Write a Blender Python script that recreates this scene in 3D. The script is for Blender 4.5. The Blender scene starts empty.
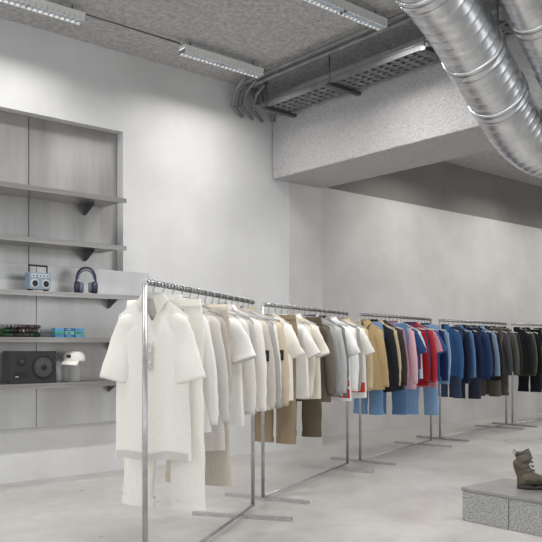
import bpy, math, random
from mathutils import Vector, Matrix, noise
random.seed(7)
F=750.0
_n=math.hypot(879,750); UX,UD=879/_n,750/_n
HC=1.27
def rm(X,D,z=0.0):
    """survey coordinates (right of / ahead of the entrance point) -> room coordinates"""
    return Vector((X*UX+D*UD, -X*UD+D*UX, z))
def srgb(c):
    if isinstance(c,str):
        c=c.lstrip('#'); c=[int(c[i:i+2],16)/255 for i in (0,2,4)]
    return tuple(((v/12.92) if v<=0.04045 else ((v+0.055)/1.055)**2.4) for v in c)+(1.0,)
# ---------------------------------------------------------------- materials
_m={}
def mat(name,c1,c2=None,scale=3,rough=.6,metal=0,bump=0,bscale=40,detail=6,emit=0,trans=0,stretch=None,ior=None,bdist=.02):
    if name in _m: return _m[name]
    m=bpy.data.materials.new(name); m.use_nodes=True; nt=m.node_tree; b=nt.nodes['Principled BSDF']
    b.inputs['Base Color'].default_value=srgb(c1); b.inputs['Roughness'].default_value=rough; b.inputs['Metallic'].default_value=metal
    tc=nt.nodes.new('ShaderNodeTexCoord'); src=tc.outputs['Object']
    if stretch:
        mp=nt.nodes.new('ShaderNodeMapping'); mp.inputs['Scale'].default_value=stretch
        nt.links.new(src,mp.inputs[0]); src=mp.outputs[0]
    if c2:
        n=nt.nodes.new('ShaderNodeTexNoise'); n.inputs['Scale'].default_value=scale; n.inputs['Detail'].default_value=detail; n.inputs['Roughness'].default_value=.6
        r=nt.nodes.new('ShaderNodeValToRGB'); r.color_ramp.elements[0].position=.33; r.color_ramp.elements[1].position=.67
        r.color_ramp.elements[0].color=srgb(c1); r.color_ramp.elements[1].color=srgb(c2)
        nt.links.new(src,n.inputs['Vector']); nt.links.new(n.outputs['Fac'],r.inputs[0]); nt.links.new(r.outputs[0],b.inputs['Base Color'])
    if bump:
        n=nt.nodes.new('ShaderNodeTexNoise'); n.inputs['Scale'].default_value=bscale; n.inputs['Detail'].default_value=4
        bp=nt.nodes.new('ShaderNodeBump'); bp.inputs['Strength'].default_value=min(1,bump); bp.inputs['Distance'].default_value=bdist
        nt.links.new(src,n.inputs['Vector']); nt.links.new(n.outputs['Fac'],bp.inputs['Height']); nt.links.new(bp.outputs[0],b.inputs['Normal'])
    if emit:
        b.inputs['Emission Color'].default_value=(1,.97,.92,1); b.inputs['Emission Strength'].default_value=emit
    if trans:
        b.inputs['Transmission Weight'].default_value=trans; b.inputs['IOR'].default_value=ior or 1.2
    _m[name]=m; return m
def fabric(c):
    """woven cloth: faint weave plus long soft creases"""
    nm='fabric_'+c
    if nm in _m: return _m[nm]
    m=mat(nm,c,tuple(max(0,int(c[i:i+2],16)/255*.97) for i in (1,3,5)),scale=90,rough=.92,bump=.3,bscale=160,bdist=.0015)
    nt=m.node_tree; b=nt.nodes['Principled BSDF']; b.inputs['Specular IOR Level'].default_value=.2
    geo=nt.nodes.new('ShaderNodeNewGeometry')
    mp=nt.nodes.new('ShaderNodeMapping'); mp.inputs['Scale'].default_value=(7,7,1.2)
    n=nt.nodes.new('ShaderNodeTexNoise'); n.inputs['Scale'].default_value=1.2; n.inputs['Detail'].default_value=1.5; n.inputs['Distortion'].default_value=.6
    ab=nt.nodes.new('ShaderNodeMath'); ab.operation='SUBTRACT'; ab.inputs[1].default_value=.5
    ab2=nt.nodes.new('ShaderNodeMath'); ab2.operation='ABSOLUTE'
    old=[x for x in nt.nodes if x.type=='BUMP'][0]
    bp=nt.nodes.new('ShaderNodeBump'); bp.inputs['Strength'].default_value=.45; bp.inputs['Distance'].default_value=.03; bp.invert=True
    nt.links.new(geo.outputs['Position'],mp.inputs[0]); nt.links.new(mp.outputs[0],n.inputs['Vector'])
    nt.links.new(n.outputs['Fac'],ab.inputs[0]); nt.links.new(ab.outputs[0],ab2.inputs[0]); nt.links.new(ab2.outputs[0],bp.inputs['Height'])
    nt.links.new(old.outputs[0],bp.inputs['Normal']); nt.links.new(bp.outputs[0],b.inputs['Normal'])
    return m
PLASTER=mat('plaster','#dbdbdb','#cacaca',scale=.9,rough=.75,bump=.1,bscale=10)
PLASTER_D=mat('plaster_dark','#827e7a','#75716e',scale=.9,rough=.8,bump=.1,bscale=14)  # darker grey tone for the upper band of the back wall
PLASTER_B=mat('plaster_warm','#cfccc9','#bdbab7',scale=1.1,rough=.75,bump=.12,bscale=10)
PANEL=mat('panel_steel','#bdbbb9','#a19f9d',scale=1.4,rough=.3,metal=.75,stretch=(2.5,1,.25))
PANEL_L=mat('panel_light','#cbcbcb','#b8b7b6',scale=1.6,rough=.32,metal=.55,stretch=(2,1,.3))
STEELSHELF=mat('shelf_steel','#a3a19f','#92908e',scale=5,rough=.3,metal=.75,stretch=(.3,6,6))
STEEL=mat('brushed_steel','#bcbcbc','#a6a6a6',scale=20,rough=.33,metal=.75)
DARKSTEEL=mat('dark_steel','#6b6b6b',rough=.4,metal=.8)
GALV=mat('galvanised','#e2e4e6','#c6c9cc',scale=7,rough=.27,metal=.9,detail=3)
TRAY=mat('tray_galv','#979898','#808181',scale=8,rough=.5,metal=.4)
WHITE=mat('white_paint','#e6e6e4',rough=.4)
BLACK=mat('black_plastic','#1c1c1e',rough=.5)
GREYPL=mat('grey_plastic','#8d949b',rough=.4)
CEIL=mat('sprayed_ceiling','#d4d3d3','#acabab',scale=22,rough=.95,bump=1,bscale=26,bdist=.045)
BEAMF=mat('sprayed_beam','#c8c7c7','#afaeae',scale=45,rough=.95,bump=1,bscale=45,bdist=.02)
def floor_mat():
    m=mat('concrete_floor','#aeaaa5',rough=.45); nt=m.node_tree; b=nt.nodes['Principled BSDF']
    tc=nt.nodes.new('ShaderNodeTexCoord')
    n1=nt.nodes.new('ShaderNodeTexNoise'); n1.inputs['Scale'].default_value=.9; n1.inputs['Detail'].default_value=8; n1.inputs['Roughness'].default_value=.65; n1.inputs['Distortion'].default_value=.6
    n2=nt.nodes.new('ShaderNodeTexNoise'); n2.inputs['Scale'].default_value=8; n2.inputs['Detail'].default_value=9; n2.inputs['Roughness'].default_value=.75
    r1=nt.nodes.new('ShaderNodeValToRGB'); e=r1.color_ramp.elements; e[0].position=.34; e[0].color=srgb('#a6a3a0'); e[1].position=.66; e[1].color=srgb('#bdbbb8')
    r2=nt.nodes.new('ShaderNodeValToRGB'); e=r2.color_ramp.elements; e[0].position=.3; e[0].color=(.8,.79,.77,1); e[1].position=.58; e[1].color=(1,1,1,1)
    mx=nt.nodes.new('ShaderNodeMixRGB'); mx.blend_type='MULTIPLY'; mx.inputs[0].default_value=.8
    for n in (n1,n2): nt.links.new(tc.outputs['Object'],n.inputs['Vector'])
    nt.links.new(n1.outputs['Fac'],r1.inputs[0]); nt.links.new(n2.outputs['Fac'],r2.inputs[0])
    nt.links.new(r1.outputs[0],mx.inputs[1]); nt.links.new(r2.outputs[0],mx.inputs[2]); nt.links.new(mx.outputs[0],b.inputs['Base Color'])
    mr=nt.nodes.new('ShaderNodeMapRange'); mr.inputs[3].default_value=.2; mr.inputs[4].default_value=.42
    nt.links.new(n1.outputs['Fac'],mr.inputs[0]); nt.links.new(mr.outputs[0],b.inputs['Roughness'])
    bp=nt.nodes.new('ShaderNodeBump'); bp.inputs['Strength'].default_value=.12; bp.inputs['Distance'].default_value=.006
    nt.links.new(n2.outputs['Fac'],bp.inputs['Height']); nt.links.new(bp.outputs[0],b.inputs['Normal'])
    return m
FLOOR=floor_mat()
# ---------------------------------------------------------------- mesh builder
class MB:
    def __init__(s): s.v=[];s.f=[];s.m=[];s.mats=[];s.sm=[]
    def mi(s,m):
        if m not in s.mats: s.mats.append(m)
        return s.mats.index(m)
    def face(s,idx,m,smooth=False): s.f.append(idx); s.m.append(s.mi(m)); s.sm.append(smooth)
    def box(s,lo,hi,m,M=None):
        b=len(s.v)
        for x in (lo[0],hi[0]):
            for y in (lo[1],hi[1]):
                for z in (lo[2],hi[2]):
                    p=Vector((x,y,z)); s.v.append(M@p if M else p)
        for q in ((0,1,3,2),(4,6,7,5),(0,4,5,1),(2,3,7,6),(0,2,6,4),(1,5,7,3)): s.face([b+i for i in q],m)
    def tube(s,path,rad,m,seg=12,ref=(1,0,0),cap=True,smooth=True,wob=0,ph=0):
        path=[Vector(p) for p in path]; n=len(path); b=len(s.v); ref=Vector(ref)
        for i,p in enumerate(path):
            t=(path[min(n-1,i+1)]-path[max(0,i-1)]).normalized()
            a=ref-t*ref.dot(t)
            if a.length<1e-3: a=Vector((0,0,1))-t*t.z
            if a.length<1e-3: a=Vector((0,1,0))-t*t.y
            a.normalize(); c=t.cross(a)
            r=rad[i] if isinstance(rad,list) else rad
            rx,ry=r if isinstance(r,(list,tuple)) else (r,r)
            for k in range(seg):
                th=2*math.pi*k/seg; w=1
                if wob: w=1+wob*noise.noise(Vector((math.cos(th)*1.6+ph,math.sin(th)*1.6,i*.3+ph)))
                s.v.append(p+a*rx*math.cos(th)*w+c*ry*math.sin(th)*w)
        for i in range(n-1):
            for k in range(seg):
                k2=(k+1)%seg
                s.face([b+i*seg+k,b+i*seg+k2,b+(i+1)*seg+k2,b+(i+1)*seg+k],m,smooth)
        if cap:
            s.face([b+k for k in range(seg)][::-1],m); s.face([b+(n-1)*seg+k for k in range(seg)],m)
    def sheet(s,fn,nu,nv,m,smooth=True):
        b=len(s.v)
        for j in range(nv+1):
            for i in range(nu+1): s.v.append(Vector(fn(i/nu,j/nv)))
        for j in range(nv):
            for i in range(nu):
                a=b+j*(nu+1)+i; s.face([a,a+1,a+nu+2,a+nu+1],m,smooth)
    def obj(s,name,loc=(0,0,0),rotz=0,bevel=0,weld=False):
        me=bpy.data.meshes.new(name); me.from_pydata([tuple(p) for p in s.v],[],s.f)
        for m in s.mats: me.materials.append(m)
        me.polygons.foreach_set('material_index',s.m); me.polygons.foreach_set('use_smooth',s.sm); me.update()
        o=bpy.data.objects.new(name,me); bpy.context.scene.collection.objects.link(o)
        o.location=loc; o.rotation_euler=(0,0,rotz)
        if bevel:
            bv=o.modifiers.new('bevel','BEVEL'); bv.width=bevel; bv.segments=2; bv.limit_method='ANGLE'
        return o
# ---------------------------------------------------------------- room
WY=6.82; WB=7.45; CZ=4.26; X0,X1,Y0=-3.5,17.0,-5.0
def boxobj(name,lo,hi,m,bevel=0):
    b=MB(); c=[(lo[i]+hi[i])/2 for i in range(3)]
    b.box([lo[i]-c[i] for i in range(3)],[hi[i]-c[i] for i in range(3)],m); return b.obj(name,loc=c,bevel=bevel)
boxobj('floor',(X0,Y0,-.1),(X1,WB+.4,0),FLOOR)
boxobj('ceiling',(X0,Y0,CZ),(X1,WB+.4,CZ+.2),CEIL)
NX0,NX1,NZ0,NZ1=.4,3.83,.5,3.45
w=MB()
w.box((X0,WY,0),(NX0,WY+.4,CZ),PLASTER); w.box((NX1,WY,0),(6.11,WY+.4,CZ),PLASTER)
w.box((NX0,WY,NZ1),(NX1,WY+.4,CZ),PLASTER); w.box((NX0,WY,0),(NX1,WY+.4,NZ0),PLASTER)
w.box((NX0,WY+.16,NZ0),(NX1,WY+.4,NZ1),PANEL)
w.obj('wall_left')
p=MB()
xs=[NX0,1.65,2.885,NX1-.004]
for a,b_ in zip(xs[:-1],xs[1:]):
    for z0_,z1_ in ((NZ0+.01,2.3),(2.305,NZ1-.005)): p.box((a+.004,WY+.12,z0_),(b_-.004,WY+.158,z1_),PANEL)
p.obj('trim_recess_panels')
p=MB()
for a,b_ in ((NX0,1.65),(1.655,2.885),(2.89,4.11)): p.box((a,WY-.05,NZ0),(b_,WY-.004,2.02),PANEL_L)
p.obj('trim_lower_panel',bevel=.002)
boxobj('wall_pilaster',(6.11,WY-.012,0),(6.67,WB+.4,CZ),PLASTER_B)
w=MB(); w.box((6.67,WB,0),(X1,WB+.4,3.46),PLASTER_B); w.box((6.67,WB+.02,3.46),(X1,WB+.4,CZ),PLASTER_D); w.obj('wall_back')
boxobj('wall_far',(X1,Y0,0),(X1+.2,WB+.4,CZ),PLASTER_B)
bm=MB(); bm.box((5.83,Y0,3.25),(6.67,WY-.013,CZ),BEAMF)
bm.obj('beam',bevel=.012)
# ---------------------------------------------------------------- ceiling lamps
def lamp(x,y,z=None,L=1.0,power=30):
    z=z or CZ; b=MB(); W=.055
    b.box((-L/2,-W,-.03),(L/2,W,0),WHITE)
    em=mat('led_diffuser','#ffffff',emit=3.0)
    b.box((-L/2+.01,-W+.008,-.036),(L/2-.01,W-.008,-.0305),em)
    for sy in (-W,W-.006): b.box((-L/2,sy,-.075),(L/2,sy+.006,-.03),WHITE)
    b.box((-.002,-W,-.07),(.002,W,-.04),WHITE)
    b.box((-L/2,-.002,-.075),(L/2,.002,-.04),GREYPL)
    n=int(L/.05)
    for i in range(n+1):
        xx=-L/2+i*(L-.004)/n; b.box((xx,-W,-.075),(xx+.004,W,-.038),GREYPL)
    for sx in (-L/2+.1,L/2-.1): b.tube([(sx,0,0),(sx,0,.058)],.006,DARKSTEEL,seg=6)
    o=b.obj('linear_ceiling_light',loc=(x,y,z-.06))
    li=bpy.data.lights.new('led','AREA'); li.shape='RECTANGLE'; li.size=L*.95; li.size_y=.08; li.energy=power; li.color=(1,.98,.96)
    li.spread=math.radians(150)
    lo=bpy.data.objects.new('led_light',li); bpy.context.scene.collection.objects.link(lo); lo.parent=o; lo.location=(0,0,-.085)
for (x,y) in [(2.55,6.15),(4.6,6.15),(2.62,4.5),(4.67,4.5),(.5,4.5),(2.6,2.6),(4.67,2.2),
                (8.9,6.4),(11.3,6.4),(13.8,6.4),(8.6,3.6),(11.0,3.6),(13.6,3.6)]:
    lamp(x,y,power=(16 if y>6 else 36) if x<6 else (26 if y>6 else 44))
c=MB(); c.tube([(3.06,6.15,CZ-.045),(4.08,6.15,CZ-.045)],.008,DARKSTEEL,seg=6); c.tube([(5.11,6.15,CZ-.045),(5.16,6.15,CZ-.045)],.008,DARKSTEEL,seg=6)
c.tube([(3.13,4.5,CZ-.045),(4.16,4.5,CZ-.045)],.008,DARKSTEEL,seg=6)
c.obj('lighting_conduit')
# ---------------------------------------------------------------- cable tray
t=MB(); ya,yb=-4.0,6.55; tx0,tx1,tz=5.42,5.74,3.93
for x in (tx0,tx1):
    t.box((x-.008,ya,tz),(x+.008,yb,tz+.055),TRAY)
    t.box((x-.018,ya,tz+.05),(x+.018,yb,tz+.06),TRAY)
y=ya
while y<yb:
    t.box((tx0,y,tz+.005),(tx1,y+.05,tz+.02),TRAY); y+=.1
for x in (tx0+.08,tx0+.16,tx0+.24): t.box((x-.012,ya,tz),(x+.012,yb,tz+.012),TRAY)
for y in [-3,-1.8,-.6,.6,1.8,3.0,4.2,5.4,6.4]:
    t.box((tx0-.06,y-.025,tz-.035),(5.828,y+.025,tz-.005),DARKSTEEL)
    t.tube([(tx0-.035,y,tz-.02),(tx0-.035,y,CZ-.003)],.007,DARKSTEEL,seg=6)
for k,(x,r) in enumerate([(tx0+.06,.018),(tx0+.13,.025),(tx0+.21,.016),(tx0+.27,.02)]):
    t.tube([(x,ya,tz+.05),(x,yb-.1,tz+.05),(x,yb+.05,tz+.05),(x-.04,yb+.13,tz+.1),(x-.06,yb+.15,tz+.3)],r,GREYPL,seg=8)
t.obj('cable_tray')
t=MB()
for k,(x,z,r) in enumerate([(5.3,4.19,.028),(5.2,4.2,.02),(5.79,4.12,.022)]):
    t.tube([(x,ya,z),(x,5.6,z),(x,6.6,z),(x,6.72,z-.05),(x,6.76,z-.2)],r,TRAY,seg=8)
for x in (5.1,5.25,5.4): t.tube([(x,6.4,4.2),(x+.02,6.6,4.12),(x+.08,6.74,3.98),(x+.25,6.78,3.9)],.02,TRAY,seg=8)
t.obj('ceiling_conduit_pipes')
# ---------------------------------------------------------------- ventilation ducts
def bez(pts,n=14):
    out=[]
    P=[pts[0]*2-pts[1]]+pts+[pts[-1]*2-pts[-2]]
    for i in range(1,len(P)-2):
        for k in range(n):
            u=k/n; a,b,c_,d=P[i-1],P[i],P[i+1],P[i+2]
            out.append(.5*((2*b)+(c_-a)*u+(2*a-5*b+4*c_-d)*u*u+(3*b-a-3*c_+d)*u**3))
    out.append(pts[-1]); return out
def duct(name,pts,r,joints,spacing=.09):
    path=bez(pts,24)
    L=[0]
    for a,b_ in zip(path[:-1],path[1:]): L.append(L[-1]+(b_-a).length)
    tot=L[-1]
    def at(s):
        s=max(0,min(tot-1e-6,s)); i=max(j for j in range(len(L)) if L[j]<=s)
        i=min(i,len(path)-2); return path[i].lerp(path[i+1],(s-L[i])/max(1e-9,L[i+1]-L[i]))
    b=MB(); ss=[];rr=[]
    s=0
    while s<tot-.06:
        for ds,k in ((0,1),(.004,1.008),(.010,1.008),(.014,1),(.04,1),(.065,1)):
            ss.append(s+ds); rr.append(r*k)
        s+=spacing
    b.tube([at(x) for x in ss],rr,GALV,seg=64,ref=(0,0,1))
    for j in joints:
        b.tube([at(j-.05),at(j-.048),at(j-.02),at(j-.018),at(j+.018),at(j+.02),at(j+.048),at(j+.05)],[r*1.0,r*1.05,r*1.05,r*1.03,r*1.03,r*1.05,r*1.05,r],GALV,seg=64,ref=(0,0,1),cap=False)
        q=at(j); b.tube([q+Vector((0,0,r)),Vector((q.x,q.y,CZ))],.008,DARKSTEEL,seg=6)
    return b.obj(name)
duct('ventilation_duct',[rm(-1.4,3.7,3.92),rm(.4,4.45,3.98),rm(1.18,5.2,3.66),rm(1.68,5.8,3.33),rm(2.16,6.4,3.04),rm(2.75,6.9,2.99),rm(4.2,7.6,2.99)],.225,[2.1,2.9,3.65,4.15])
duct('ventilation_duct',[rm(.95,3.4,3.95),rm(1.35,4.55,3.95),rm(1.80,5.2,3.66),rm(2.28,5.8,3.35),rm(2.85,6.4,3.05),rm(3.4,6.8,2.99),rm(5.0,7.0,2.99)],.18,[1.5,2.2,2.8])
# ---------------------------------------------------------------- wall shelves
def shelf(z,xe):
    b=MB(); d=WY+.11 if z>2.02 else WY-.055
    b.box((.5,6.45,-.02),(xe,d,.0),STEELSHELF)
    b.box((.5,6.45,-.045),(xe,6.455,-.018),STEELSHELF)
    for x in (xe-.2,2.05,.9):
        i=len(b.v)
        for xx in (x-.006,x+.006):
            for (yy,zz) in ((d,-.02),(d-.2,-.02),(d-.2,-.035),(d-.02,-.12),(d,-.12)): b.v.append(Vector((xx,yy,zz)))
        b.face([i,i+1,i+2,i+3,i+4],DARKSTEEL); b.face([i+9,i+8,i+7,i+6,i+5],DARKSTEEL)
        for k in range(5):
            k2=(k+1)%5; b.face([i+k,i+5+k,i+5+k2,i+k2],DARKSTEEL)
    b.obj('wall_shelf',loc=(0,0,z))
for z,xe in ((2.69,3.66),(2.23,3.66),(1.755,3.83),(1.34,3.83),(.925,3.83)): shelf(z,xe)
YS=6.56
def onwall(px,y=YS):
    k=(px-271)/F; D=y/(UX-UD*k); return (k*D*UX+D*UD, y)
S3,S4,S5=1.755,1.34,.925
x,y=onwall(38); b=MB()
BL=mat('radio_shell','#8596a3',rough=.4); LG=mat('radio_face','#b9c2c8',rough=.4)
b.box((-.105,-.04,.02),(.105,.04,.17),BL)
for sx in (-1,1):
    b.tube([(sx*.055,-.041,.07),(sx*.055,-.047,.07)],[.042,.038],LG,seg=24); b.tube([(sx*.055,-.047,.07),(sx*.055,-.049,.07)],[.03,.028],BLACK,seg=24)
    b.box((sx*.08-.012,-.03,0),(sx*.08+.012,.03,.02),BLACK)
    b.tube([(sx*.09,0,.165),(sx*.09,0,.235)],.007,BLACK,seg=8)
b.tube([(-.095,0,.235),(.095,0,.235)],.009,BLACK,seg=8)
b.box((-.09,-.044,.125),(.09,-.04,.158),LG)
for k in range(5): b.tube([(-.07+k*.035,-.044,.141),(-.07+k*.035,-.05,.141)],.007,BLACK,seg=10)
b.obj('portable_radio',loc=(x,y,S3),rotz=.12,bevel=.004)
x,y=onwall(86); b=MB()
HB=mat('headphone_band','#2a2d45',rough=.45); HC2=mat('headphone_cup','#686b80',rough=.5)
arc=[(math.cos(a)*.088,0,.145+math.sin(a)*.105) for a in [math.pi*i/16 for i in range(17)]]
b.tube([(.095,0,.06),(.092,0,.1)]+arc+[(-.092,0,.1),(-.095,0,.06)],(.024,.01),HB,seg=10,ref=(0,1,0))
b.tube([(math.cos(a)*.075,0,.14+math.sin(a)*.085) for a in [math.pi*i/16 for i in range(17)]],(.02,.008),HC2,seg=10,ref=(0,1,0))
for sx in (-1,1):
    b.tube([(sx*.108,0,.06),(sx*.1,0,.06),(sx*.07,0,.06),(sx*.055,0,.06)],[(.033,.045),(.045,.06),(.045,.06),(.033,.046)],HB,seg=20,ref=(0,1,0))
    b.tube([(sx*.055,0,.06),(sx*.025,0,.06)],[(.04,.054),(.034,.046)],HC2,seg=20,ref=(0,1,0))
b.obj('headphones',loc=(x,y,S3+.0),rotz=-.6)
def folded_stack(name,px,z,cols,W,n_side,h):
    x,y=onwall(px); b=MB(); random.seed(px)
    for c_ in range(n_side):
        cx=(c_-(n_side-1)/2)*W
        for k in range(3):
            col=fabric(random.choice(cols)); zz=k*h
            b.tube([(cx-W*.47,0,zz+h/2),(cx-W*.45,0,zz+h/2),(cx+W*.45,0,zz+h/2),(cx+W*.47,0,zz+h/2)],[(.3*h,.07),(h*.49,.085),(h*.49,.085),(.3*h,.07)],col,seg=14,ref=(0,0,1))
            for q in range(3): b.box((cx-W*.4+q*W*.3,-.088,zz+h*.2),(cx-W*.25+q*W*.3,-.08,zz+h*.8),fabric(random.choice(cols)))
    b.obj(name,loc=(x,y,z),rotz=0)
folded_stack('folded_socks_stack',20,S4,['#26302c','#3c4a3e','#20222a','#5e4a4c','#8a908a','#2d4a34'],.11,3,.038)
x,y=onwall(68); b=MB()
cols=['#4a7fae','#3c9a8a','#5f96c4','#2f6f9a','#79b0a6','#3b5f94']
for c_ in range(3):
    for k in range(3):
        b.box((c_*.1-.145,-.04,k*.03),(c_*.1-.055,.04,k*.03+.027),mat('card_'+str((c_*3+k)%6),cols[(c_*3+k)%6],rough=.5))
        b.box((c_*.1-.13,-.042,k*.03+.008),(c_*.1-.09,-.04,k*.03+.02),mat('card_'+str((c_*2+k)%6),'#4a7fae'))
b.obj('small_boxes_stack',loc=(x,y,S4),bevel=.002)
x,y=onwall(30,6.58); b=MB()
SPK=mat('speaker_black','#2a2a2c',rough=.5)
b.box((-.215,-.08,0),(.215,.09,.29),SPK)
b.tube([(.09,-.08,.145),(.09,-.09,.145)],[.105,.1],BLACK,seg=32)
b.tube([(.09,-.09,.145),(.09,-.092,.145),(.09,-.072,.145),(.09,-.068,.145)],[.088,.08,.05,.03],mat('cone','#454547',rough=.6),seg=32)
b.tube([(.09,-.09,.145),(.09,-.098,.145)],[.032,.02],BLACK,seg=24)
b.tube([(-.11,-.08,.2),(-.11,-.088,.2)],[.045,.04],BLACK,seg=24); b.tube([(-.11,-.088,.2),(-.11,-.092,.2)],[.018,.014],mat('cone','#3a3a3c'),seg=16)
b.box((-.18,-.083,.05),(-.05,-.08,.11),BLACK)
b.box((-.17,-.086,.06),(-.14,-.083,.066),WHITE)
b.obj('speaker',loc=(x,y,S5),rotz=.0,bevel=.004)
x,y=onwall(74,6.58)
ACR=mat('acrylic','#f4f7f8',rough=.05,trans=.9,ior=1.15)
CAPM=fabric('#e9e7e2')
root=bpy.data.objects.new('cap_on_stand',None); bpy.context.scene.collection.objects.link(root); root.location=(x,y,S5)
b=MB(); b.tube([(0,0,0),(0,0,.008)],.075,ACR,seg=24); b.tube([(0,0,.008),(0,0,.2)],.06,ACR,seg=24,cap=False); b.tube([(0,0,.2),(0,0,.207)],.062,ACR,seg=24)
o=b.obj('acrylic_stand'); o.parent=root
b=MB(); prof=[(.095,.0),(.097,.02),(.092,.055),(.075,.085),(.045,.105),(.012,.112)]
b.tube([(0,0,z) for _,z in prof],[(r,r*1.08) for r,_ in prof],CAPM,seg=24)
b.tube([(0,0,.11),(0,0,.118)],[.01,.006],CAPM,seg=10)
def brim(u,v):
    a=(-.5+u)*2.2; r0=.094; ext=.075*math.cos(a*.7)*v
    return (-math.cos(a)*r0-ext, math.sin(a)*r0*1.05, .012-.035*v*v-.02*(math.sin(a)**2)*v)
b.sheet(brim,14,5,CAPM)
b.box((-.1,-.02,.035),(-.094,.02,.065),BLACK)
o=b.obj('cap'); o.parent=root; o.location=(0,0,.19); o.rotation_euler=(0,0,math.radians(35))
sol=o.modifiers.new('s','SOLIDIFY'); sol.thickness=.003
# ---------------------------------------------------------------- racks
def rack(A,B):
    d=(B-A); L=d.length; d.normalize(); yaw=math.atan2(-d.x,d.y)
    b=MB(); r=.012
    b.tube([(0,0,.03),(0,0,1.6)],.014,STEEL,seg=16); b.tube([(0,L,.03),(0,L,1.6)],.014,STEEL,seg=16)
    b.tube([(0,-.0,1.6),(0,L+.0,1.6)],r,STEEL,seg=12)
    for yy in (0,L): b.tube([(0,yy-.014,1.6),(0,yy+.014,1.6)],.016,STEEL,seg=12)
    b.tube([(0,0,.035),(0,L,.035)],.011,STEEL,seg=12)
    n=int(L/.045)
    for i in range(1,n): b.tube([(0,i*L/n-.003,1.6),(0,i*L/n+.003,1.6)],.0165,DARKSTEEL,seg=10)
    for yy in (0.06,L-.28): b.box((-.38,yy-.022,0.0),(.38,yy+.022,.024),STEEL)
    b.obj('clothing_rack',loc=(A.x,A.y,0),rotz=yaw,bevel=0)
    return yaw
def hook(b,m=STEEL,w=.19,clip=False):
    pts=[(math.cos(a)*.02,0,math.sin(a)*.02+.0) for a in [math.radians(x) for x in range(200,-70,-22)]]
    pts=pts+[(0,0,-.035),(0,0,-.075)]
    b.tube(pts,.0035,m,seg=6,ref=(0,1,0))
    if clip: b.tube([(-w,0,-.08),(w,0,-.08)],.004,m,seg=6)
    else: b.tube([(-w,0,-.15),(-w*.5,0,-.11),(0,0,-.07),(w*.5,0,-.11),(w,0,-.15)],.007,m,seg=8)
def top(name,col,pos,yaw,L=.72,hw=.21,sleeve='long',collar='crew',vneck=False,patch=None,zipper=False,buttons=False,pocket=False,T=.024,graphic=None,hi=1,ribbed=False,flare=.08,drop=.095,pl=.7):
    b=MB(); m=fabric(col); ph=random.uniform(0,50); hook(b,w=hw-.03)
    darker='#%02x%02x%02x'%tuple(int(int(col[i:i+2],16)*.86) for i in (1,3,5)); dm=fabric(darker)
    NU=int(34*hi); NV=int(26*hi); nk=.068
    lean=random.uniform(-.02,.02)*pl
    def zt(x,front):
        ax=abs(x)
        if ax<nk:
            dip=(.13*(1-ax/nk) if vneck else .05*(1-(ax/nk)**2)) if front else .006
            return -.078-dip
        q=(ax-nk)/(hw-nk)
        return -.078-drop*(q**1.1)
    def S(front):
        sg=-1 if front else 1
        def fn(u_,v):
            u=-math.cos(math.pi*u_)*.4+(2*u_-1)*.6
            w=hw*(1+flare*v); x=u*w+lean*v; z0=zt(u*hw,front)
            z=z0+(-L-.078-z0)*v
            ed=math.sqrt(max(0,1-u*u))
            y=sg*T*ed**.6*(.3+.7*min(1,v*5))
            gv=min(1,v*1.4)
            s1=.5+.5*math.sin(u*6.5+ph+v*.4); s2=1-abs(math.sin(u*5.5+ph*1.7-v*.4))
            fold=ed**.5*gv*(.02*(s1-.5)*(.3+.7*v)+.014*(s2-.36)*v)*(-1 if front else .6)*pl
            fold+=.004*ed*math.sin(abs(u)*9+v*12+ph)*math.exp(-v*3)*min(1,v*6)*pl
            nz=.005*noise.noise(Vector((x*7+ph,z*2,sg*3)))*gv*ed
            x2=x+.008*v*noise.noise(Vector((z*3+ph,1,0)))
            return (x2,y+fold+nz,z-.005*math.sin(u*5+ph)*v)
        return fn
    b.sheet(S(True),NU,NV,m); b.sheet(S(False),NU,NV,m)
    ff=S(True)
    def strip(fn,u0,u1,v0,v1,off,mm,n=4,nv=16):
        def g(a,c_):
            p=fn(u0+(u1-u0)*a,v0+(v1-v0)*c_); return (p[0],p[1]-off,p[2])
        b.sheet(g,n,nv,mm)
    if collar in('crew','hood') or ribbed: strip(ff,0.04,.96,.95,1.0,.004,dm if ribbed else m,n=24,nv=2)
    if sleeve:
        ll={'short':.21,'long':.56,'elbow':.30}[sleeve]
        for sx in (-1,1):
            tw=random.uniform(-.012,.035); n=18
            path=[];rad=[]
            spread={'short':.075,'elbow':.07,'long':.05}[sleeve]
            x0=hw-.06; z0=-.078-drop-.045
            for i in range(n+1):
                v=i/n
                ox=x0+spread*(math.sin(min(1,v*1.5)*math.pi/2) if sleeve=='long' else v**.8)+tw*v
                path.append(Vector((sx*ox, -.006+ .02*math.sin(v*3+ph)*v, z0-ll*v)))
                if sleeve=='long': r=.062-.02*min(1,v*1.1)+.0025*math.sin(v*30+ph)*(v>.6)
                else: r=.064+.018*v
                ry=(.024 if sleeve!='long' else .026-.004*v)
                rad.append((r,ry))
            if sleeve=='long' and (collar in('crew','hood','high')): rad[-1]=(.032,.02); rad[-2]=(.034,.022)
            d0=Vector((-sx*.035,0,.05))
            b.tube([path[0]+d0,path[0]+d0*.7,path[0]+d0*.35]+path,[(.012,.006),(.04,.015),(.055,.022)]+rad,m,seg=20,ref=(1,0,0),cap=False,wob=.08,ph=ph+sx)
            b.face([len(b.v)-20+k for k in range(20)],dm)
            if patch and sx==patch:
                q=path[6]; rr=rad[6]
                b.box((q.x-.028,q.y-rr[1]-.008,q.z-.038),(q.x+.028,q.y-rr[1]*.8,q.z+.038),BLACK)
                b.box((q.x-.012,q.y-rr[1]-.010,q.z-.014),(q.x+.012,q.y-rr[1]-.007,q.z+.014),mat('badge','#8b7a3a',rough=.6))
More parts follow.
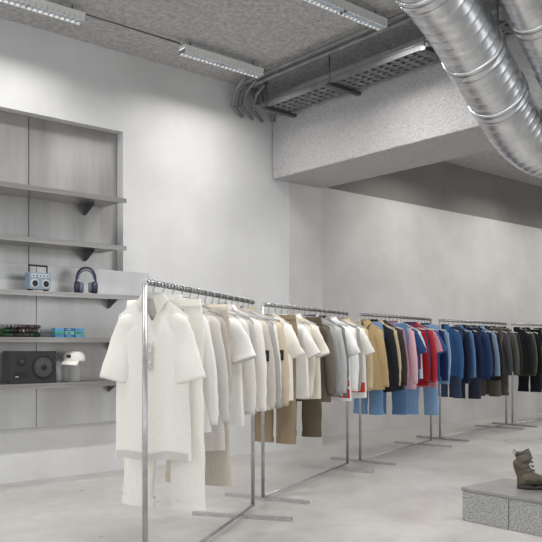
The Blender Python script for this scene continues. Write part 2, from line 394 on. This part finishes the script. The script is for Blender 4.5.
    if collar=='crew':
        pts=[]
        for k in range(25):
            a=2*math.pi*k/24; x=math.cos(a)*nk; f=math.sin(a)<0
            z=zt(x*.999,f)+.004; pts.append((x,math.sin(a)*.02-.0,z))
        b.tube(pts,(.009,.005),dm,seg=8,ref=(0,0,1),cap=False)
    elif collar=='shirt':
        def stand(u,v):
            a=math.radians(-70+u*320); return (math.sin(a+math.pi)*-.064*(1-.05*v),math.cos(a)*.034,-.085+.035*v-(.012 if abs(u-.5)>.4 else 0))
        b.sheet(stand,24,3,dm)
        def flap(u,v):
            a=-math.pi*.93+u*math.pi*1.86
            c_=math.cos(a); s_=math.sin(a); front=max(0,-c_)
            r=.062+.028*v; pnt=front**3
            return (s_*r+(math.copysign(1,s_)*.03*pnt*v), c_*(.034+.018*v)-.008*pnt, -.05-.042*v-.055*pnt*v-.02*front)
        b.sheet(flap,36,5,dm if hi>1 else m)
    elif collar=='hood':
        def hd(u,v):
            a=-math.pi*.85+u*math.pi*1.7; c_=math.cos(a); s_=math.sin(a); bk=max(0,c_)
            r=.06+.035*math.sin(v*math.pi)
            return (s_*r*1.15,c_*(.035+.035*math.sin(v*math.pi)),-.045-.10*v-.04*bk*v-.05*(1-bk)*(1-v)*(1 if c_<0 else .3)*abs(c_))
        b.sheet(hd,28,8,m)
        for sx in (-.03,.03): b.tube([(sx,-.035,-.13),(sx*1.1,-.045,-.2),(sx*1.0,-.048,-.26)],.003,WHITE,seg=6)
    elif collar=='high':
        b.tube([(0,0,-.105),(0,-.004,-.08),(0,-.004,-.045)],[(.08,.032),(.066,.03),(.062,.03)],m,seg=24,cap=False)
    v0=.17 if vneck else .08
    if vneck:
        strip(ff,.47,.53,v0,.36,.004,dm,n=2,nv=10)
        for k in range(2):
            q=ff(.5,.21+k*.08); b.tube([(q[0],q[1]-.004,q[2]),(q[0],q[1]-.01,q[2])],.007,WHITE,seg=10)
    if zipper: strip(ff,.485,.515,v0,.985,.006,DARKSTEEL,n=2,nv=24)
    if buttons:
        strip(ff,.455,.535,v0,.99,.004,m,n=3,nv=24)
        for k in range(6):
            q=ff(.495,v0+.04+k*.14); b.tube([(q[0],q[1]-.004,q[2]),(q[0],q[1]-.01,q[2])],.006,dm,seg=10)
    if pocket:
        strip(ff,.6,.8,.26,.45,.005,dm if pocket==2 else m,n=5,nv=5)
        if pocket==2: strip(ff,.2,.4,.26,.45,.005,dm,n=5,nv=5)
    if graphic:
        for (u0,u1,v0_,v1_,gc) in graphic: strip(ff,u0,u1,v0_,v1_,.005,fabric(gc),n=12,nv=8)
    return b.obj(name,loc=pos,rotz=yaw)
def pants(name,col,pos,yaw,L=1.02,w=.36,hem=.09,T=.034,gap=.02):
    b=MB(); m=fabric(col); ph=random.uniform(0,50); hook(b,w=w*.45,clip=True)
    for sx in (-1,1):
        b.box((sx*w*.38-.01,-.014,-.105),(sx*w*.38+.01,.014,-.075),STEEL)
        path=[];rad=[];n=26
        for i in range(n+1):
            v=i/n; path.append((sx*(w*.25+gap*v+.004*math.sin(v*4+ph)*v), .008*math.sin(v*3+ph+sx), -.085-L*v))
            rx=w*.26+(hem-w*.26)*v+(.02*math.sin(min(1,v/.3)*math.pi) if v<.3 else 0)
            rad.append((rx,(.02+(T-.02)*min(1,v*3))))
        b.tube(path,rad,m,seg=26,ref=(1,0,0),cap=True,wob=.09,ph=ph+sx*3)
        b.tube([Vector(path[-2]),Vector(path[-1])+Vector((0,0,-.004))],[(rad[-2][0]*1.05,rad[-2][1]*1.1),(rad[-1][0]*1.05,rad[-1][1]*1.1)],m,seg=26,cap=False)
    b.tube([(0,0,-.08),(0,0,-.12)],[(w*.51,.024),(w*.53,.028)],m,seg=28,cap=False)
    b.box((-.012,-.034,-.118),(.012,-.028,-.085),STEEL)
    return b.obj(name,loc=pos,rotz=yaw)
RK=[(rm(-.657,3.91),rm(-.14,5.78)),(rm(-.066,6.1),rm(.80,7.85)),(rm(.96,8.08),rm(2.08,9.75)),(rm(2.265,10.05),rm(3.67,11.7)),(rm(3.80,11.8),rm(5.37,13.3)),(rm(5.6,13.5),rm(7.3,14.8))]
RED='#c8342b'
contents=[
 [('polo','#f0ede4',dict(name='knit_polo_shirt',L=.86,hw=.2,sleeve='elbow',collar='shirt',vneck=True,hi=1.7,ribbed=True,T=.034,pl=.45)),
  ('pants','#ece9e1',dict(L=1.13,w=.44,hem=.098,T=.045,gap=.055)),
  ('top','#eeedea',dict(name='zip_sweatshirt',collar='high',zipper=True,L=.74,hw=.22)),
  ('top','#d2cec7',dict(name='shirt',collar='shirt',buttons=True,pocket=1,L=.86,hw=.24)),
  ('top','#b9b2a7',dict(name='jacket',collar='shirt',buttons=True,pocket=2,L=.76,hw=.24)),
  ('pants','#c2bbae',dict(L=1.1,w=.4,hem=.1)),
  ('top','#ecebe8',dict(name='t_shirt',sleeve='short',hw=.24)),
  ('top','#dedad2',dict(name='sweatshirt',hw=.25)),
  ('top','#b9b6b1',dict(name='hoodie',collar='hood',hw=.25)),
  ('top','#ebe8e2',dict(name='shirt',collar='shirt',buttons=True,hw=.26)),
  ('top','#c6c0b6',dict(name='jacket',collar='high',zipper=True,hw=.27,patch=1)),
  ('top','#a9a6a1',dict(name='jacket',collar='shirt',hw=.27)),
  ('top','#e7e6e3',dict(name='sweatshirt',hw=.27)),
  ('top','#c6baa4',dict(name='jacket',collar='high',hw=.28,patch=1))],
 [('top','#ebe7de',dict(name='t_shirt',sleeve='short',hw=.23)),
  ('pants','#8f7f68',dict(L=1.06,w=.38)),
  ('top','#efedea',dict(name='t_shirt',sleeve='short',hw=.25)),
  ('top','#d9d2c2',dict(name='sweatshirt',hw=.24)),
  ('top','#e6e1d5',dict(name='shirt',sleeve='short',collar='shirt',buttons=True,hw=.26)),
  ('pants','#5f5646',dict(L=1.06,w=.4)),
  ('top','#6f675d',dict(name='sweatshirt',hw=.25)),
  ('top','#a1a1a1',dict(name='hoodie',collar='hood',hw=.26,ribbed=True)),
  ('top','#bababa',dict(name='sweatshirt',hw=.26,ribbed=True)),
  ('top','#7e7d7c',dict(name='hoodie',collar='hood',hw=.26)),
  ('top','#f1f0ef',dict(name='graphic_t_shirt',sleeve='short',hw=.27,L=.78,graphic=((.5,.97,.72,.8,RED),(.6,.97,.84,.96,RED)))),
  ('top','#f0efec',dict(name='shirt',collar='shirt',buttons=True,hw=.27)),
  ('top','#a5a29d',dict(name='sweatshirt',hw=.27)),
  ('top','#efede7',dict(name='graphic_t_shirt',sleeve='short',hw=.28,L=.78,graphic=((.7,.97,.78,.92,'#d0473a'),))),
  ('top','#cbb996',dict(name='jacket',collar='shirt',hw=.28,L=.72))],
 [('top','#b59e77',dict(name='jacket',collar='shirt',hw=.24,zipper=True)),
  ('pants','#6f8fb4',dict(L=1.0,w=.34)),
  ('top','#2a2a2d',dict(name='jacket',collar='high',hw=.25,patch=-1)),
  ('top','#c9b998',dict(name='shirt',collar='shirt',hw=.25,L=.7)),
  ('top','#3a3836',dict(name='jacket',collar='shirt',hw=.26,L=.76)),
  ('top','#b98693',dict(name='sweatshirt',hw=.26)),
  ('pants','#5d7fa6',dict(L=1.04,w=.42)),
  ('top','#dcb4bd',dict(name='hoodie',collar='hood',hw=.27)),
  ('top','#2f4d7c',dict(name='t_shirt',sleeve='short',hw=.27)),
  ('top','#d8dde4',dict(name='graphic_t_shirt',sleeve='short',hw=.27,graphic=((.6,.97,.5,.8,RED),))),
  ('top','#9c1f2a',dict(name='sweatshirt',hw=.27)),
  ('top','#2c4370',dict(name='jacket',collar='shirt',hw=.27)),
  ('top','#b5303a',dict(name='hoodie',collar='hood',hw=.28)),
  ('top','#c98f9c',dict(name='t_shirt',sleeve='short',hw=.28)),
  ('top','#3f5f92',dict(name='t_shirt',sleeve='short',hw=.28)),
  ('pants','#86a8cc',dict(L=1.12,w=.42)),
  ('top','#26355c',dict(name='shirt',collar='shirt',hw=.28)),
  ('top','#8fabca',dict(name='shirt',collar='shirt',hw=.29))],
 [('top','#3f618f',dict(name='jacket',collar='shirt',hw=.24)),
  ('pants','#3e4a60',dict(L=.95)),
  ('top','#27334c',dict(name='sweatshirt',hw=.24)),
  ('top','#5d7ea8',dict(name='shirt',collar='shirt',hw=.25)),
  ('top','#1f2a44',dict(name='jacket',collar='high',hw=.25)),
  ('pants','#2f3442',dict(L=1.0)),
  ('top','#2f456d',dict(name='hoodie',collar='hood',hw=.26)),
  ('top','#232428',dict(name='jacket',collar='shirt',hw=.26)),
  ('top','#7f93ad',dict(name='shirt',collar='shirt',hw=.26)),
  ('top','#26272b',dict(name='jacket',collar='high',hw=.26)),
  ('pants','#5b5751',dict(L=1.0,w=.44)),
  ('top','#4a4b4d',dict(name='hoodie',collar='hood',hw=.27)),
  ('pants','#54504a',dict(L=1.0,w=.44)),
  ('top','#5a5753',dict(name='jacket',collar='shirt',hw=.27)),
  ('top','#2e2d2e',dict(name='jacket',collar='high',hw=.28))]]
dark=['#232326','#2d2b2b','#4d4946','#1c1c20','#54504b','#6b4a3c','#2a2e38','#878582','#1f1f22']
for _ in range(2):
    r=[]
    for k in range(14):
        c_=dark[(k*4+_)%len(dark)]
        r.append(('pants',c_,dict(L=1.0)) if k%5==3 else ('top',c_,dict(name=['jacket','sweatshirt','hoodie'][k%3],collar=['high','crew','hood'][k%3],hw=.25)))
    contents.append(r)
random.seed(11)
for (A,B),items in zip(RK,contents):
    yaw=rack(A,B); n=len(items); d=B-A
    for i,(k,c_,o) in enumerate(items):
        t_=.035+(i+.25)/(n)*.95; p=A+d*t_; p.z=1.6; o=dict(o)
        yw=yaw+random.uniform(-.14,.08)
        if k=='polo': yw=yaw+.03
        if k=='pants': pants('trousers',c_,p,yw,**o)
        else:
            nm=o.pop('name'); o.setdefault('L',random.uniform(.64,.78)); top(nm,c_,p,yw,**o)
# ---------------------------------------------------------------- plinth
PL=mat('terrazzo_block','#858585','#b8b8b7',scale=70,rough=.8,bump=.8,bscale=70)
PT=mat('plinth_top','#9a9a99','#858584',scale=4,rough=.35,metal=.3)
b=MB(); px0,px1=4.585,5.15
ys=[3.24,2.86,2.2,1.54,.88]
for a,c_ in zip(ys[:-1],ys[1:]): b.box((px0,c_+.003,0),(px1,a-.003,.215),PL)
b.box((px0+.01,ys[-1]+.01,.01),(px1-.01,ys[0]-.01,.21),PT)
b.box((px0-.006,ys[-1],.216),(px1+.006,ys[0]+.004,.24),PT)
b.obj('display_plinth',bevel=.004)
LE=mat('boot_leather','#6a6355','#47433b',scale=10,rough=.5,bump=.5,bscale=35,bdist=.008)
SOLE=mat('boot_sole','#3c3a37','#2e2c2a',scale=12,rough=.7)
def boot(loc,rot):
    b=MB()
    def outline(t):
        return (.034+.012*math.sin(t*math.pi*1.05)+.012*t)*math.sqrt(max(0,min(1,t*7+.15)))*math.sqrt(max(0,min(1,(1-t)*5)))+.001
    N=28
    def lofty(hfun,z0,m,wk,seg=24,sq=1.0):
        base=len(b.v)
        for i in range(N+1):
            t=i/N; x=-.055+t*.31; wd=outline(t)*wk; h=hfun(t)
            for k in range(seg):
                a=2*math.pi*k/seg; cy=math.cos(a); sz=math.sin(a)
                yy=wd*math.copysign(abs(cy)**sq,cy)
                zz=z0+h*(.5+.5*math.copysign(abs(sz)**sq,sz))
                cr=1+.10*noise.noise(Vector((x*26,cy*1.5,sz*1.5+loc[0])))*(sq>.8)
                b.v.append(Vector((x,yy*cr,zz)))
        for i in range(N):
            for k in range(seg):
                k2=(k+1)%seg; b.face([base+i*seg+k,base+i*seg+k2,base+(i+1)*seg+k2,base+(i+1)*seg+k],m,True)
        b.face([base+k for k in range(seg)],m); b.face([base+N*seg+k for k in range(seg)],m)
    lofty(lambda t:.028 if t<.3 or t>.42 else .02,0,SOLE,1.1,sq=.35)
    lofty(lambda t:(.115-.055*min(1,max(0,(t-.25)/.45)))*math.sqrt(max(.05,min(1,(1-t)*4))),.018,LE,1.0)
    n=30; P=[];R=[]
    for i in range(n+1):
        v=i/n; z=.06+.20*v
        P.append((-.006-.02*v+.012*math.sin(v*9),.006*math.sin(v*7),z)); k=1+.09*math.sin(v*26)*(1-.4*v)
        R.append(((.056-.004*v)*k,(.043+.004*v)*k))
    b.tube(P,R,LE,seg=36,cap=False,wob=.22,ph=loc[0],ref=(1,0,0))
    P2=[P[-1],(P[-1][0],P[-1][1],P[-1][2]-.03)]
    b.tube(P2,[(.046,.04),(.04,.034)],SOLE,seg=24,ref=(1,0,0))
    for k in range(5):
        z=.10+k*.03; x=.066-.006*k; b.tube([(x-.008,-.026,z-.004),(x+.004,-.012,z+.004),(x+.004,.012,z-.002),(x-.008,.026,z+.004)],.004,SOLE,seg=6)
    b.tube([(-.07,0,.24),(-.088,0,.265),(-.076,0,.28),(-.06,0,.25)],(.003,.009),LE,seg=8,ref=(0,0,1))
    return b.obj('leather_boot',loc=loc,rotz=rot)
boot((4.88,2.91,.241),-.75)
boot((4.76,2.62,.241),-.45)
# ---------------------------------------------------------------- lighting
wd=bpy.data.worlds.new('World'); bpy.context.scene.world=wd; wd.use_nodes=True
bg=wd.node_tree.nodes['Background']; bg.inputs[0].default_value=(.95,.975,1,1); bg.inputs[1].default_value=1.55
cam=bpy.data.cameras.new('camera'); co=bpy.data.objects.new('camera',cam); bpy.context.scene.collection.objects.link(co)
cam.sensor_width=36; cam.lens=36*F/542; cam.shift_y=74/542; cam.clip_end=100
co.location=(0,0,HC); co.rotation_euler=(math.pi/2,0,-math.atan2(UD,UX))
bpy.context.scene.camera=co
bpy.context.scene.view_settings.view_transform='Standard'
